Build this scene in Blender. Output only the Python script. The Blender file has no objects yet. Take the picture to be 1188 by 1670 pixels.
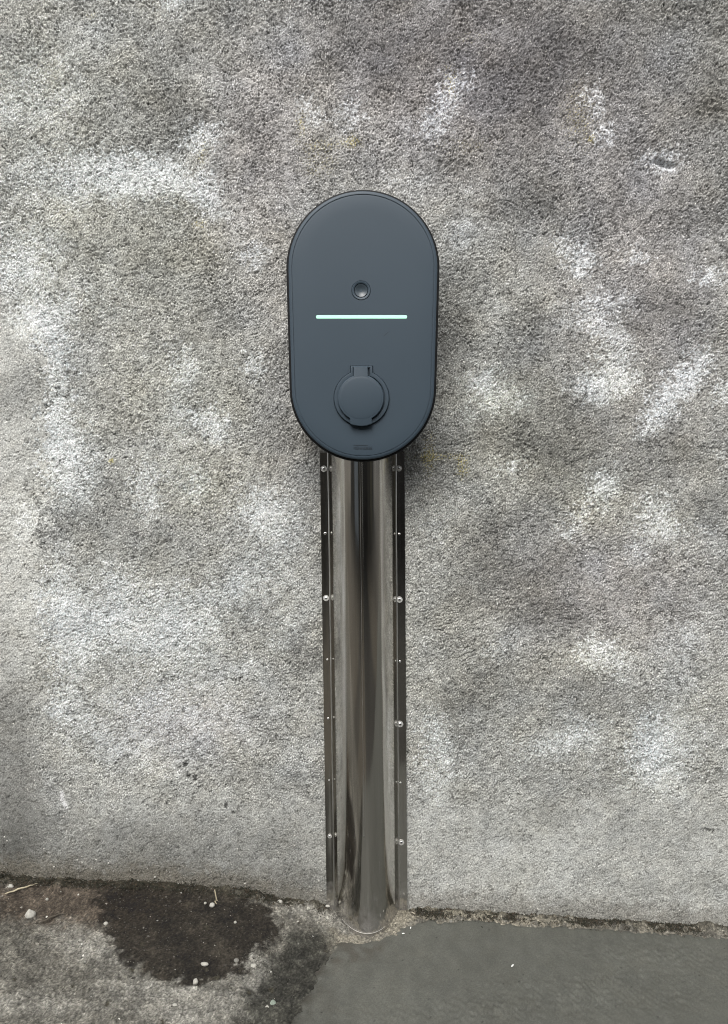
import bpy, bmesh, math, random
import numpy as np
from mathutils import Vector, Matrix

random.seed(7)
RNG = np.random.default_rng(11)
SC = bpy.context.scene
COL = SC.collection

# ------------------------------------------------------------------ camera
F = 1206.0                      # focal length in photo pixels (1188 x 1670)
PITCH = math.radians(4.6)
CAMY, CAMZ = -1.206, 0.775
cp, sp = math.cos(PITCH), math.sin(PITCH)
cam_d = bpy.data.cameras.new('camera')
cam_d.sensor_fit = 'VERTICAL'
cam_d.sensor_height = 24.0
cam_d.lens = 24.0 * F / 1670.0
cam_d.clip_start = 0.05
cam_d.clip_end = 500
cam = bpy.data.objects.new('camera', cam_d)
cam.location = (0, CAMY, CAMZ)
cam.rotation_euler = (math.pi / 2 - PITCH, 0, 0)
COL.objects.link(cam)
SC.camera = cam

# ------------------------------------------------------------------ light
SUN_DIR = Vector((-0.20, -0.76, 0.95)).normalized()      # towards the bright part of the sky
world = bpy.data.worlds.new('World')
SC.world = world
world.use_nodes = True
wn = world.node_tree.nodes
wl = world.node_tree.links
wn.clear()
wo = wn.new('ShaderNodeOutputWorld')
bg = wn.new('ShaderNodeBackground')
sky = wn.new('ShaderNodeTexSky')
sky.sky_type = 'NISHITA'
sky.sun_disc = False
sky.sun_elevation = math.asin(SUN_DIR.z)
sky.sun_rotation = math.atan2(SUN_DIR.x, SUN_DIR.y)
sky.dust_density = 4.0
sky.air_density = 1.0
hs = wn.new('ShaderNodeHueSaturation')                    # cloud cover takes the blue out
hs.inputs['Saturation'].default_value = 0.22
wl.new(sky.outputs[0], hs.inputs['Color'])
wl.new(hs.outputs[0], bg.inputs[0])
bg.inputs[1].default_value = 0.15
wl.new(bg.outputs[0], wo.inputs[0])
sun_d = bpy.data.lights.new('sun', 'SUN')
sun_d.energy = 1.1
sun_d.angle = math.radians(45)
sun_d.color = (1.0, 0.97, 0.93)
sun = bpy.data.objects.new('sun', sun_d)
sun.rotation_euler = SUN_DIR.to_track_quat('Z', 'Y').to_euler()
sun.location = (-2, -3, 5)
COL.objects.link(sun)
vs = SC.view_settings
vs.view_transform = 'Standard'
vs.look = 'None'
vs.exposure = 0.82
vs.gamma = 1.0
vs.use_curve_mapping = False
SC.cycles.max_bounces = 6
SC.cycles.use_denoising = True
SC.cycles.denoising_input_passes = 'RGB_ALBEDO_NORMAL'
SC.cycles.denoising_prefilter = 'ACCURATE'
SC.cycles.filter_width = 1.0

# ------------------------------------------------------------------ helpers
def pix(x, y, Y=0.0):
    """point of the vertical plane Y seen at photo pixel x, y"""
    u, v = (x - 594.0) / F, (y - 835.0) / F
    t = (Y - CAMY) / (cp - v * sp)
    return Vector((u * t, Y, CAMZ - t * (sp + v * cp)))

def project(X, Y, Z):
    dy, dz = Y - CAMY, Z - CAMZ
    t = np.maximum(dy * cp - dz * sp, 1e-3)
    return X / t * F + 594.0, (-dy * sp - dz * cp) / t * F + 835.0

def tag(o, label=None, cat=None, group=None, kind=None):
    if label: o['label'] = label
    if cat: o['category'] = cat
    if group: o['group'] = group
    if kind: o['kind'] = kind
    return o

def empty(name, loc):
    o = bpy.data.objects.new(name, None)
    o.empty_display_size = 0.05
    o.location = loc
    COL.objects.link(o)
    return o

def link(name, me, mat=None, parent=None):
    if mat is not None:
        me.materials.append(mat)
    o = bpy.data.objects.new(name, me)
    COL.objects.link(o)
    if parent is not None:
        o.parent = parent
    return o

def mesh_np(name, V, Q, smooth=True):
    """fast mesh of quads (Q: n x 4) or triangles (n x 3)"""
    me = bpy.data.meshes.new(name)
    n, k = Q.shape
    me.vertices.add(len(V)); me.vertices.foreach_set('co', V.astype(np.float32).ravel())
    me.loops.add(n * k); me.loops.foreach_set('vertex_index', Q.astype(np.int32).ravel())
    me.polygons.add(n)
    me.polygons.foreach_set('loop_start', np.arange(0, n * k, k, dtype=np.int32))
    me.polygons.foreach_set('use_smooth', np.full(n, smooth, dtype=bool))
    me.update(calc_edges=True)
    return me

def set_col(me, rgba, name='stain'):
    a = me.color_attributes.new(name, 'FLOAT_COLOR', 'POINT')
    a.data.foreach_set('color', rgba.astype(np.float32).ravel())

def from_bm(name, bm, mat, parent=None, smooth=False, sharp=None):
    bmesh.ops.recalc_face_normals(bm, faces=bm.faces)
    for f in bm.faces: f.smooth = smooth
    if smooth and sharp:
        for e in bm.edges:
            if len(e.link_faces) == 2 and e.calc_face_angle(0) > sharp:
                e.smooth = False
    me = bpy.data.meshes.new(name)
    bm.to_mesh(me); bm.free()
    return link(name, me, mat, parent)

# ------------------------------------------------------------------ noise
def band(shape, lo, hi, ax=1.0, az=1.0, seed=0):
    """unit-variance noise with wavelengths lo..hi cells; ax, az stretch it along x and z"""
    r = np.random.default_rng(seed)
    n = r.standard_normal(shape)
    fz = np.fft.fftfreq(shape[0])[:, None] * az
    fx = np.fft.rfftfreq(shape[1])[None, :] * ax
    f = np.sqrt(fz * fz + fx * fx) + 1e-9
    w = np.exp(-(np.log(f * math.sqrt(lo * hi)) / (0.5 * math.log(hi / lo) + 0.15)) ** 2)
    w[0, 0] = 0
    o = np.fft.irfft2(np.fft.rfft2(n) * w, s=shape)
    return o / o.std()

def sstep(a, b, x):
    t = np.clip((x - a) / (b - a), 0, 1)
    return t * t * (3 - 2 * t)

def blobs(px, py, items):
    o = np.zeros_like(px)
    for (x, y, sx, sy, ang, amp) in items:
        c, s = math.cos(math.radians(ang)), math.sin(math.radians(ang))
        dx, dy = px - x, py - y
        a, b = (dx * c + dy * s) / sx, (-dx * s + dy * c) / sy
        o += amp * np.exp(-np.power(a * a + b * b, 1.25))
    return o

def poly_sd(px, py, P):
    """signed distance to a polygon, positive inside"""
    d = np.full(px.shape, 1e18); ins = np.zeros(px.shape, bool)
    n = len(P)
    for i in range(n):
        (ax_, ay_), (bx_, by_) = P[i], P[(i + 1) % n]
        ex, ey = bx_ - ax_, by_ - ay_
        wx, wy = px - ax_, py - ay_
        t = np.clip((wx * ex + wy * ey) / (ex * ex + ey * ey), 0, 1)
        d = np.minimum(d, (wx - t * ex) ** 2 + (wy - t * ey) ** 2)
        if ay_ != by_:
            c = (ay_ > py) != (by_ > py)
            ins ^= c & (px < (bx_ - ax_) * (py - ay_) / (by_ - ay_) + ax_)
    d = np.sqrt(d)
    return np.where(ins, d, -d)

def axis(a, b, step, A, B, grow=1.18):
    """dense from a to b, then growing outwards to A and B"""
    n = int(round((b - a) / step))
    mid = np.linspace(a, b, n + 1)
    lo, s, x = [], step, a
    while x > A:
        s *= grow; x -= s; lo.append(max(x, A))
    hi, s, x = [], step, b
    while x < B:
        s *= grow; x += s; hi.append(min(x, B))
    return np.array(lo[::-1] + list(mid) + hi), len(lo), len(lo) + n

def grid_quads(nz, nx):
    i = (np.arange(nz - 1)[:, None] * nx + np.arange(nx - 1)[None, :]).ravel()
    return np.stack([i, i + 1, i + nx + 1, i + nx], 1)

# ------------------------------------------------------------------ materials
def new_mat(name):
    m = bpy.data.materials.new(name); m.use_nodes = True
    nt = m.node_tree
    return m, nt, nt.nodes['Principled BSDF']

def N(nt, t, **kw):
    n = nt.nodes.new(t)
    for k, v in kw.items():
        if k in n.inputs: n.inputs[k].default_value = v
        else: setattr(n, k, v)
    return n

def ramp(nt, src, pts):
    r = nt.nodes.new('ShaderNodeValToRGB')
    e = r.color_ramp.elements
    while len(e) < len(pts): e.new(0.5)
    for k, (p, c) in enumerate(pts):
        e[k].position = p
        e[k].color = (c, c, c, 1) if isinstance(c, (int, float)) else (*c, 1)
    nt.links.new(src, r.inputs[0])
    return r.outputs[0]

def mixc(nt, fac, a, b, mode='MIX'):
    n = nt.nodes.new('ShaderNodeMix'); n.data_type = 'RGBA'; n.blend_type = mode
    for s, v in ((0, fac), (6, a), (7, b)):
        if hasattr(v, 'links'): nt.links.new(v, n.inputs[s])
        elif isinstance(v, (int, float)): n.inputs[s].default_value = v
        else: n.inputs[s].default_value = (*v, 1)
    return n.outputs[2]

def coords(nt, scale=(1, 1, 1)):
    tc = nt.nodes.new('ShaderNodeTexCoord'); mp = nt.nodes.new('ShaderNodeMapping')
    mp.inputs['Scale'].default_value = scale
    nt.links.new(tc.outputs['Object'], mp.inputs[0])
    return mp.outputs[0]

def surf_mat(name, grain, bump, fine_scale, white=0.0, stretch=(1, 1, 1), rough=0.95, contrast=0.5):
    """stained mineral surface: stain colours come with the mesh, grain and grit from nodes"""
    m, nt, b = new_mat(name)
    L = nt.links
    at = N(nt, 'ShaderNodeAttribute', attribute_name='stain')
    co = coords(nt, stretch)
    n1 = N(nt, 'ShaderNodeTexNoise', Scale=fine_scale, Detail=3.0, Roughness=0.7)
    L.new(co, n1.inputs['Vector'])
    g = ramp(nt, n1.outputs[0], [(0.28, 1 - contrast), (0.5, 1.0), (0.72, 1 + contrast)])
    c = mixc(nt, 1.0, at.outputs['Color'], g, 'MULTIPLY')
    n2 = N(nt, 'ShaderNodeTexNoise', Scale=grain, Detail=4.0, Roughness=0.6)
    L.new(co, n2.inputs['Vector'])
    tint = ramp(nt, n2.outputs[0], [(0.3, (0.985, 0.99, 1)), (0.5, (1, 1, 1)), (0.7, (1.01, 1.0, 0.985))])
    c = mixc(nt, 1.0, c, tint, 'MULTIPLY')
    if white > 0:
        v = N(nt, 'ShaderNodeTexVoronoi', Scale=fine_scale * 0.55)
        L.new(co, v.inputs['Vector'])
        sep = N(nt, 'ShaderNodeSeparateColor'); L.new(v.outputs['Color'], sep.inputs[0])
        pick = ramp(nt, sep.outputs[0], [(1 - white, 0.0), (1 - white + 0.004, 1.0)])
        core = ramp(nt, v.outputs['Distance'], [(0.28, 1.0), (0.42, 0.0)])
        mm = N(nt, 'ShaderNodeMath', operation='MULTIPLY')
        L.new(pick, mm.inputs[0]); L.new(core, mm.inputs[1])
        c = mixc(nt, mm.outputs[0], c, (0.62, 0.61, 0.56))
    L.new(c, b.inputs['Base Color'])
    b.inputs['Roughness'].default_value = rough
    b.inputs['Specular IOR Level'].default_value = 0.25
    bp = N(nt, 'ShaderNodeBump', Distance=bump)
    L.new(n1.outputs[0], bp.inputs['Height'])
    L.new(at.outputs['Alpha'], bp.inputs['Strength'])
    L.new(bp.outputs[0], b.inputs['Normal'])
    return m

def plain(name, col, rough=0.5, metal=0.0, spec=0.5, var=0.0, scale=60, bump=0.0):
    m, nt, b = new_mat(name)
    b.inputs['Base Color'].default_value = (*col, 1)
    b.inputs['Roughness'].default_value = rough
    b.inputs['Metallic'].default_value = metal
    b.inputs['Specular IOR Level'].default_value = spec
    if var or bump:
        n = N(nt, 'ShaderNodeTexNoise', Scale=scale, Detail=5.0, Roughness=0.6)
        nt.links.new(coords(nt), n.inputs['Vector'])
        if var:
            g = ramp(nt, n.outputs[0], [(0.3, 1 - var), (0.7, 1 + var)])
            nt.links.new(mixc(nt, 1.0, col, g, 'MULTIPLY'), b.inputs['Base Color'])
        if bump:
            bp = N(nt, 'ShaderNodeBump', Distance=bump, Strength=1.0)
            nt.links.new(n.outputs[0], bp.inputs['Height'])
            nt.links.new(bp.outputs[0], b.inputs['Normal'])
    return m

M_wall = surf_mat('wall_render', 40, 0.0024, 560, white=0.02, stretch=(0.8, 1, 1), contrast=0.55)
M_ground = surf_mat('dirt_ground', 60, 0.0010, 420, white=0.005, contrast=0.55)
M_slab = surf_mat('fresh_concrete', 25, 0.0003, 500, rough=0.62, contrast=0.30)

def charger_mat():
    m, nt, b = new_mat('slate_plastic')
    L = nt.links
    n = N(nt, 'ShaderNodeTexNoise', Scale=9.0, Detail=4.0)
    L.new(coords(nt), n.inputs['Vector'])
    base = ramp(nt, n.outputs[0], [(0.3, (0.034, 0.052, 0.069)), (0.7, (0.037, 0.056, 0.074))])
    L.new(base, b.inputs['Base Color'])
    b.inputs['Roughness'].default_value = 0.52
    b.inputs['Specular IOR Level'].default_value = 0.4
    return m
M_slate = charger_mat()
M_black = plain('black_plastic', (0.006, 0.0065, 0.007), 0.6, spec=0.2)
M_darkslate = plain('embossed_slate', (0.016, 0.024, 0.033), 0.5)
M_scuff = plain('scuff_mark', (0.024, 0.036, 0.048), 0.7)

def steel_mat():
    m, nt, b = new_mat('stainless_steel')
    L = nt.links
    b.inputs['Metallic'].default_value = 1.0
    # brown splashes and dust near the ground
    tc = nt.nodes.new('ShaderNodeTexCoord')
    sx = N(nt, 'ShaderNodeSeparateXYZ'); L.new(tc.outputs['Object'], sx.inputs[0])
    n = N(nt, 'ShaderNodeTexNoise', Scale=55.0, Detail=6.0, Roughness=0.65)
    L.new(tc.outputs['Object'], n.inputs['Vector'])
    sub = N(nt, 'ShaderNodeMath', operation='MULTIPLY_ADD')      # noise*0.16 - z
    L.new(n.outputs[0], sub.inputs[0]); sub.inputs[1].default_value = 0.20
    neg = N(nt, 'ShaderNodeMath', operation='MULTIPLY'); L.new(sx.outputs[2], neg.inputs[0]); neg.inputs[1].default_value = -1
    L.new(neg.outputs[0], sub.inputs[2])
    dirt = ramp(nt, sub.outputs[0], [(0.06, 0.0), (0.17, 0.45)])
    # streaks of handling grease, stretched upright
    n3 = N(nt, 'ShaderNodeTexNoise', Scale=1.0, Detail=5.0, Roughness=0.6)
    L.new(coords(nt, (150, 60, 4)), n3.inputs['Vector'])
    r = ramp(nt, n3.outputs[0], [(0.35, 0.08), (0.7, 0.16)])
    rr = mixc(nt, dirt, r, (0.4, 0.4, 0.4))
    L.new(rr, b.inputs['Roughness'])
    c0 = ramp(nt, n3.outputs[0], [(0.3, (0.50, 0.485, 0.455)), (0.7, (0.60, 0.585, 0.56))])
    c = mixc(nt, dirt, c0, (0.055, 0.044, 0.028))
    L.new(c, b.inputs['Base Color'])
    mm = N(nt, 'ShaderNodeMath', operation='SUBTRACT'); mm.inputs[0].default_value = 1.0
    L.new(dirt, mm.inputs[1]); L.new(mm.outputs[0], b.inputs['Metallic'])
    n4 = N(nt, 'ShaderNodeTexNoise', Scale=1.0, Detail=2.0)
    L.new(coords(nt, (34, 34, 6)), n4.inputs['Vector'])
    bp = N(nt, 'ShaderNodeBump', Distance=0.0009, Strength=0.5)
    L.new(n4.outputs[0], bp.inputs['Height']); L.new(bp.outputs[0], b.inputs['Normal'])
    return m
M_steel = steel_mat()
M_zinc = plain('bright_zinc', (0.78, 0.78, 0.76), 0.38, 1.0)
M_washer = plain('dull_zinc', (0.66, 0.66, 0.63), 0.55, 0.7, var=.3, scale=400)
M_edge = plain('cut_sheet_edge', (0.40, 0.39, 0.36), 0.5, 0.3)

# ------------------------------------------------------------------ where the wall meets the ground
foot_px = [(-60, 1428), (0, 1430), (130, 1438), (250, 1440), (400, 1453), (470, 1468), (540, 1480), (600, 1486),
           (660, 1483), (750, 1486), (850, 1492), (1000, 1502), (1188, 1514), (1260, 1518)]
foot = [pix(x, y, 0) for x, y in foot_px]
FX = np.array([-40.0, -3.0] + [p.x for p in foot] + [3.0, 40.0])
FZ = np.array([0.11, 0.075] + [p.z for p in foot] + [-0.075, -0.10])
def zg(X, Y):
    """mean ground height"""
    w = np.exp(np.minimum(Y, 0) / 1.2)
    return np.interp(X, FX, FZ) * w + (1 - w) * -0.05 + 0.035 * np.maximum(Y, -1.0)

def gpix(x, y):
    u, v = (x - 594.0) / F, (y - 835.0) / F
    z = 0.0
    for _ in range(12):
        t = (CAMZ - z) / (sp + v * cp)
        X, Y = u * t, CAMY + t * (cp - v * sp)
        z = float(zg(X, Y))
    return Vector((X, Y, z))

# ------------------------------------------------------------------ the wall
def build_wall():
    S = 0.0015
    xs, i0, i1 = axis(-0.69, 0.69, S, -6.0, 6.0)
    zs, k0, k1 = axis(-0.10, 1.53, S, -0.5, 3.3)
    nx, nz = len(xs), len(zs)
    X, Z = np.meshgrid(xs, zs)
    sh = (nz, nx)
    px, py = project(X, 0.0, Z)
    wa, wb = band(sh, 12, 90, seed=1), band(sh, 12, 90, seed=2)
    wc, wd = band(sh, 4, 18, ax=0.8, seed=3), band(sh, 4, 18, ax=0.8, seed=4)
    qx, qy = px + 6 * wa + 9 * wc, py + 5 * wb + 6 * wd
    # whitish bloom patches: x, y, sx, sy, angle, amount
    light = blobs(qx, qy, [
        (60, 150, 120, 90, -10, .38), (225, 288, 95, 34, 8, .9), (335, 318, 30, 38, 0, .45), (332, 225, 36, 26, -25, .75),
        (100, 300, 140, 60, 0, .35), (60, 400, 90, 50, 0, .3),
        (505, 180, 15, 26, -20, .7), (540, 200, 20, 16, 0, .35), (575, 188, 15, 24, 0, .75), (640, 190, 60, 60, 0, .12),
        (745, 140, 22, 24, 0, .55), (722, 175, 14, 30, 20, .75), (706, 210, 17, 20, 10, .9),
        (972, 165, 16, 30, -15, .4), (990, 222, 13, 16, 0, .6), (965, 190, 40, 70, 0, .18),
        (1080, 262, 42, 24, 4, .5), (930, 120, 14, 20, 0, .25), (285, 10, 40, 16, 0, .4), (450, 20, 60, 40, 0, .25),
        (780, 310, 60, 40, 0, .2), (660, 290, 60, 28, 0, .28), (760, 380, 36, 60, 0, .25),
        (415, 418, 24, 26, 0, .65), (370, 360, 30, 24, 0, .3),
        (925, 400, 34, 22, 25, .5), (950, 435, 22, 22, 0, .75), (1038, 420, 16, 16, 0, .75), (1163, 452, 26, 18, 0, .6),
        (1010, 490, 60, 30, 0, .25), (960, 520, 70, 36, 0, .35), (1000, 545, 40, 20, 20, .45),
        (35, 440, 50, 40, 0, .5), (70, 520, 46, 36, 10, .75), (170, 500, 90, 40, 0, .3),
        (95, 640, 24, 110, -4, .6), (90, 740, 22, 60, 0, .45), (130, 730, 50, 60, 0, .35), (125, 800, 40, 60, 0, .35),
        (40, 850, 34, 60, 0, .4), (95, 940, 22, 60, 0, .35), (110, 1060, 34, 120, 4, .5), (60, 985, 26, 40, 0, .2),
        (300, 600, 26, 44, 0, .45), (352, 694, 26, 32, -10, .6), (420, 600, 24, 26, 0, .5), (300, 690, 60, 50, 0, .3),
        (238, 800, 24, 56, 0, .6), (325, 790, 26, 34, 0, .45), (420, 830, 40, 40, -30, .4), (230, 560, 60, 30, 0, .2),
        (470, 840, 60, 60, 0, .3), (430, 930, 100, 60, 0, .28), (300, 990, 120, 46, 0, .35), (190, 940, 60, 60, 0, .3),
        (220, 1040, 130, 50, 0, .45), (330, 1090, 120, 60, 0, .3), (190, 1170, 130, 70, 0, .42), (380, 1180, 130, 60, 0, .28),
        (470, 1040, 60, 60, 0, .25), (250, 1250, 180, 50, 0, .2),
        (1000, 610, 48, 46, 0, .62), (960, 640, 40, 22, 0, .35), (1020, 625, 16, 12, 0, .5),
        (1135, 600, 50, 18, -48, .65), (1095, 648, 52, 20, -46, .75), (1182, 640, 16, 22, 0, .6), (1060, 700, 40, 18, -50, .35),
        (790, 622, 34, 26, 0, .45), (830, 650, 56, 26, 0, .45), (835, 762, 34, 14, 0, .45), (780, 680, 40, 30, 0, .25),
        (990, 790, 30, 26, -50, .6), (950, 840, 40, 20, -45, .6), (930, 872, 20, 10, 0, .3),
        (1070, 835, 34, 36, 0, .62), (1110, 868, 90, 10, -3, .35), (1100, 900, 70, 40, 0, .2), (1180, 745, 14, 20, 0, .4),
        (715, 860, 36, 60, 0, .28), (1040, 905, 30, 30, 0, .2),
        (975, 1060, 46, 26, 0, .6), (1005, 1090, 40, 26, 30, .45), (945, 1090, 30, 20, -30, .35), (815, 1060, 50, 24, -20, .42),
        (700, 1100, 40, 50, 0, .22), (712, 1225, 34, 80, 0, .6), (900, 1222, 80, 28, 0, .42), (965, 1190, 46, 28, 0, .45),
        (1060, 1215, 36, 60, 0, .6), (1120, 1080, 60, 140, 0, .28), (1110, 1260, 70, 90, 0, .35), (1000, 1270, 60, 40, 0, .3),
        (800, 1280, 90, 50, 0, .2), (700, 1330, 60, 50, 0, .22)])
    dark = blobs(qx, qy, [  # darker wall areas; those hugging the charger's right side paint in its shadow
        (620, 60, 130, 80, 0, .45), (860, 90, 140, 110, 0, .42), (1090, 90, 160, 110, 0, .3), (270, 120, 44, 90, 10, .32),
        (300, 200, 34, 50, 0, .35), (400, 210, 60, 60, 0, .22), (850, 220, 70, 100, 0, .38), (640, 110, 60, 40, 0, .2),
        (120, 245, 130, 14, 2, .35), (1140, 220, 70, 70, 0, .25), (1060, 330, 140, 40, 0, .28), (470, 260, 80, 50, 0, .15),
        (280, 440, 60, 70, 0, .3), (870, 330, 60, 40, 0, .2), (1100, 520, 60, 60, 0, .3), (740, 520, 34, 90, 0, .4),
        (360, 540, 70, 40, 0, .25), (440, 660, 36, 80, 0, .35), (25, 640, 46, 60, 0, .38), (120, 600, 20, 16, 0, .2),
        (900, 690, 110, 60, 10, .45), (860, 560, 40, 40, 0, .28), (1090, 740, 60, 60, 0, .3), (900, 770, 70, 50, 0, .38),
        (1165, 820, 40, 40, 0, .3), (830, 870, 80, 60, 0, .32), (870, 960, 90, 50, 0, .32), (730, 740, 44, 40, 0, .3),
        (760, 950, 70, 60, 0, .22), (900, 1010, 80, 30, 0, .38), (960, 1125, 60, 30, 0, .38), (800, 1120, 70, 50, 0, .42),
        (740, 1180, 40, 60, 0, .3), (830, 1250, 70, 26, 0, .22), (930, 1240, 90, 10, 0, .2),
        (160, 860, 60, 60, 0, .28), (390, 990, 70, 26, 0, .32), (490, 1060, 44, 40, 0, .34), (260, 880, 50, 50, 0, .25),
        (1100, 1000, 30, 40, 0, .2), (190, 400, 80, 40, 0, .18), (180, 190, 60, 40, 0, .18),
        (15, 1220, 46, 150, 0, .5), (30, 1380, 60, 60, 0, .4), (130, 1360, 180, 60, 0, .3), (300, 1380, 160, 50, 0, .28),
        (60, 1300, 60, 60, 0, .3), (480, 1330, 60, 80, 0, .2), (480, 1430, 60, 26, 0, .3), (1000, 1340, 120, 40, 0, .2)])
    # a smoother strip at the left edge and a greyer, smoother plinth near the ground
    strip = sstep(75, 50, qx + 8 * wa) * sstep(430, 560, py) * sstep(1440, 1300, py)
    plinth = sstep(1255, 1345, py + 18 * wa)
    lowf = band(sh, 90, 420, seed=9) * 0.03 + band(sh, 25, 90, seed=10, ax=0.8) * 0.04 + band(sh, 8, 25, seed=11) * 0.05
    dark = dark * 1.0 + 0.13 * sstep(450, 900, px) * sstep(1150, 500, py) + 0.08 * sstep(300, 0, py) - 0.10 * sstep(600, 200, px)
    light = light * (1 - 0.25 * sstep(1000, 1100, py))
    fl = band(sh, 2.5, 8, ax=0.35, seed=37)
    bloom = 0.92 * sstep(0.17, 0.66, light * 0.98 * (1 + 0.14 * wc + 0.14 * wd + 0.24 * fl) + 0.4 * lowf)
    base = np.array([0.350, 0.354, 0.332])
    lightc = np.array([0.66, 0.705, 0.70])
    col = np.empty(sh + (4,))
    tone = np.exp(1.3 * lowf - 0.95 * dark)
    warm = band(sh, 60, 260, seed=12)
    for c in range(3):
        col[..., c] = (base[c] * tone) * (1 - bloom) + lightc[c] * bloom * np.exp(0.35 * lowf)
    col[..., 0] *= 1 + 0.006 * warm
    col[..., 2] *= 1 - 0.012 * warm
    # mauve cast on the upper right, cream on some patches, cool on others
    mauve = blobs(qx, qy, [(760, 120, 330, 200, 0, 1), (1050, 450, 150, 260, 0, .7), (420, 300, 90, 200, 0, .6), (980, 960, 200, 130, 0, .6),
                           (300, 1180, 120, 60, 0, .5), (480, 640, 60, 200, 0, .3)])
    cream = blobs(qx, qy, [(1000, 610, 60, 60, 0, 1), (970, 820, 70, 60, 0, .9), (820, 650, 80, 40, 0, .8), (970, 1070, 70, 40, 0, .8),
                           (240, 400, 240, 110, 0, .7), (60, 160, 160, 120, 0, .5), (300, 640, 140, 80, 0, .6), (320, 790, 60, 50, 0, .9),
                           (1080, 850, 60, 40, 0, .7), (800, 1000, 160, 160, 0, .4), (520, 190, 60, 70, 0, .5), (860, 740, 140, 90, 0, .5)])
    col[..., 0] *= 1 + 0.022 * mauve + 0.015 * cream
    col[..., 1] *= 1 - 0.030 * mauve + 0.008 * cream
    col[..., 2] *= 1 + 0.028 * mauve - 0.050 * cream
    g = np.array([0.330, 0.335, 0.315])
    for c in range(3):
        col[..., c] = col[..., c] * (1 - 0.62 * plinth) + 0.62 * plinth * g[c] * np.exp(0.7 * lowf - .5 * dark + .3 * light)
        col[..., c] = col[..., c] * (1 - 0.6 * strip) + 0.6 * strip * (0.39, 0.393, 0.37)[c] * np.exp(0.8 * light - 0.8 * dark)
    grime = sstep(1300, 1420, py + 10 * wa + 5 * wc) * sstep(620, 380, px) * 0.38 + sstep(90, 20, px + 8 * wa) * sstep(1080, 1180, py) * 0.25
    col[..., :3] *= (1 - grime)[..., None] * np.array([1.0, 0.985, 0.95]) ** grime[..., None]
    # dirty splash band right above the soil
    fz = np.interp(X, FX, FZ)
    h = Z - fz
    edge = 0.018 + 0.004 * wa + 0.003 * wc + 0.004
    soil = sstep(edge + 0.035, edge - 0.014, h) * (0.55 + 0.35 * sstep(700, 200, px))
    for c in range(3):
        col[..., c] = col[..., c] * (1 - soil) + soil * (0.13, 0.12, 0.098)[c]
    # lichen specks
    lm = blobs(px, py, [(490, 200, 10, 26, 0, .7), (540, 235, 60, 10, 0, .5), (575, 230, 14, 12, 0, .8), (520, 265, 30, 30, 0, .5), (735, 135, 14, 30, 0, .7),
                        (700, 740, 12, 40, 0, .9), (755, 765, 12, 20, 0, 1), (720, 745, 50, 8, 0, .7), (183, 751, 5, 5, 0, 2.2), (330, 245, 10, 30, 0, .6),
                        (945, 195, 30, 60, 0, .5), (325, 365, 16, 12, 0, .7), (770, 60, 30, 10, 0, .4), (150, 25, 12, 6, 0, .6), (965, 228, 5, 7, 0, 1.2), (750, 240, 60, 20, 0, .35)])
    lsp = sstep(0.55, 1.5, lm * 0.95 + 0.62 * band(sh, 2.2, 5, seed=20) - 0.15) * np.clip(lm * 1.5, 0, 1)
    for c in range(3):
        col[..., c] = col[..., c] * (1 - 0.75 * lsp) + 0.75 * lsp * (0.36, 0.31, 0.10)[c]
    # dark algae spots low on the left
    bs = blobs(px, py, [(303, 1246, 5, 5, 0, 1.2), (308, 1264, 4, 4, 0, 1.4), (318, 1266, 4, 4, 0, 1.4), (322, 1276, 12, 10, 0, .5), (300, 1280, 5, 8, 0, .5),
                        (368, 1312, 5, 6, 0, 1.0), (384, 1326, 6, 4, 0, .6), (272, 1310, 3, 3, 0, 1), (124, 579 + 170, 3, 3, 0, .6), (122, 582, 4, 3, 0, .8),
                        (210, 632, 5, 4, 0, .4), (1158, 1353, 14, 4, 10, .9), (95, 633, 5, 4, 0, .9), (76, 660, 4, 4, 0, .8), (97, 748, 14, 8, 0, .45)])
    bsm = sstep(0.35, 0.9, bs + 0.25 * wc)
    col[..., :3] *= (1 - 0.8 * bsm)[..., None]
    ch = blobs(px, py, [(102, 1297, 3, 8, 0, 1), (107, 1311, 3, 8, -25, 1)])
    col[..., :3] = col[..., :3] * (1 - np.clip(ch, 0, 1))[..., None] + np.clip(ch, 0, 1)[..., None] * 0.6
    # grit: dark and light grains, on their own and not tied to the relief
    sp1 = band(sh, 2.0, 4.5, ax=0.75, seed=31)
    sp2 = band(sh, 4, 9, ax=0.6, seed=32)
    smooth_m = np.clip(1 - 0.55 * plinth - 0.5 * strip - 0.15 * bloom, 0.2, 1)
    grit = np.exp(smooth_m * (0.30 * sp1 + 0.10 * sp2) + 0.16)
    # hairline cracks, thin and mostly level, darkened and also cut into the relief
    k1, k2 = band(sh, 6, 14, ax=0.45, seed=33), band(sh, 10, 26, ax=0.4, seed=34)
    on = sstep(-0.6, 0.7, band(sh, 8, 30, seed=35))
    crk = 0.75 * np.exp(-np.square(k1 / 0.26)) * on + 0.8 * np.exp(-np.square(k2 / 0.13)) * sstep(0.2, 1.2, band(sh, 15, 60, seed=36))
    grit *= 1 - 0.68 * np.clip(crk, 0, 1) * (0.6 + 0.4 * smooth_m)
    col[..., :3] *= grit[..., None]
    col[..., :3] = np.clip(col[..., :3], 0.02, 0.80)
    col[..., 3] = smooth_m
    # ---- relief: granules with crevices between them, dragged sideways by the trowel
    tilt_n = band(sh, 60, 300, seed=40)
    g1, g2 = band(sh, 6.0, 14, ax=0.5, seed=41), band(sh, 2.8, 6, ax=0.6, seed=42)
    g3 = band(sh, 4.5, 10, ax=0.95, seed=43)
    crev = -1.3 * np.exp(-np.abs(g1) / 0.13) - 0.75 * np.exp(-np.abs(g2) / 0.26)
    gate = sstep(-0.5, 1.0, g3 + 0.4 * tilt_n)
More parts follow.
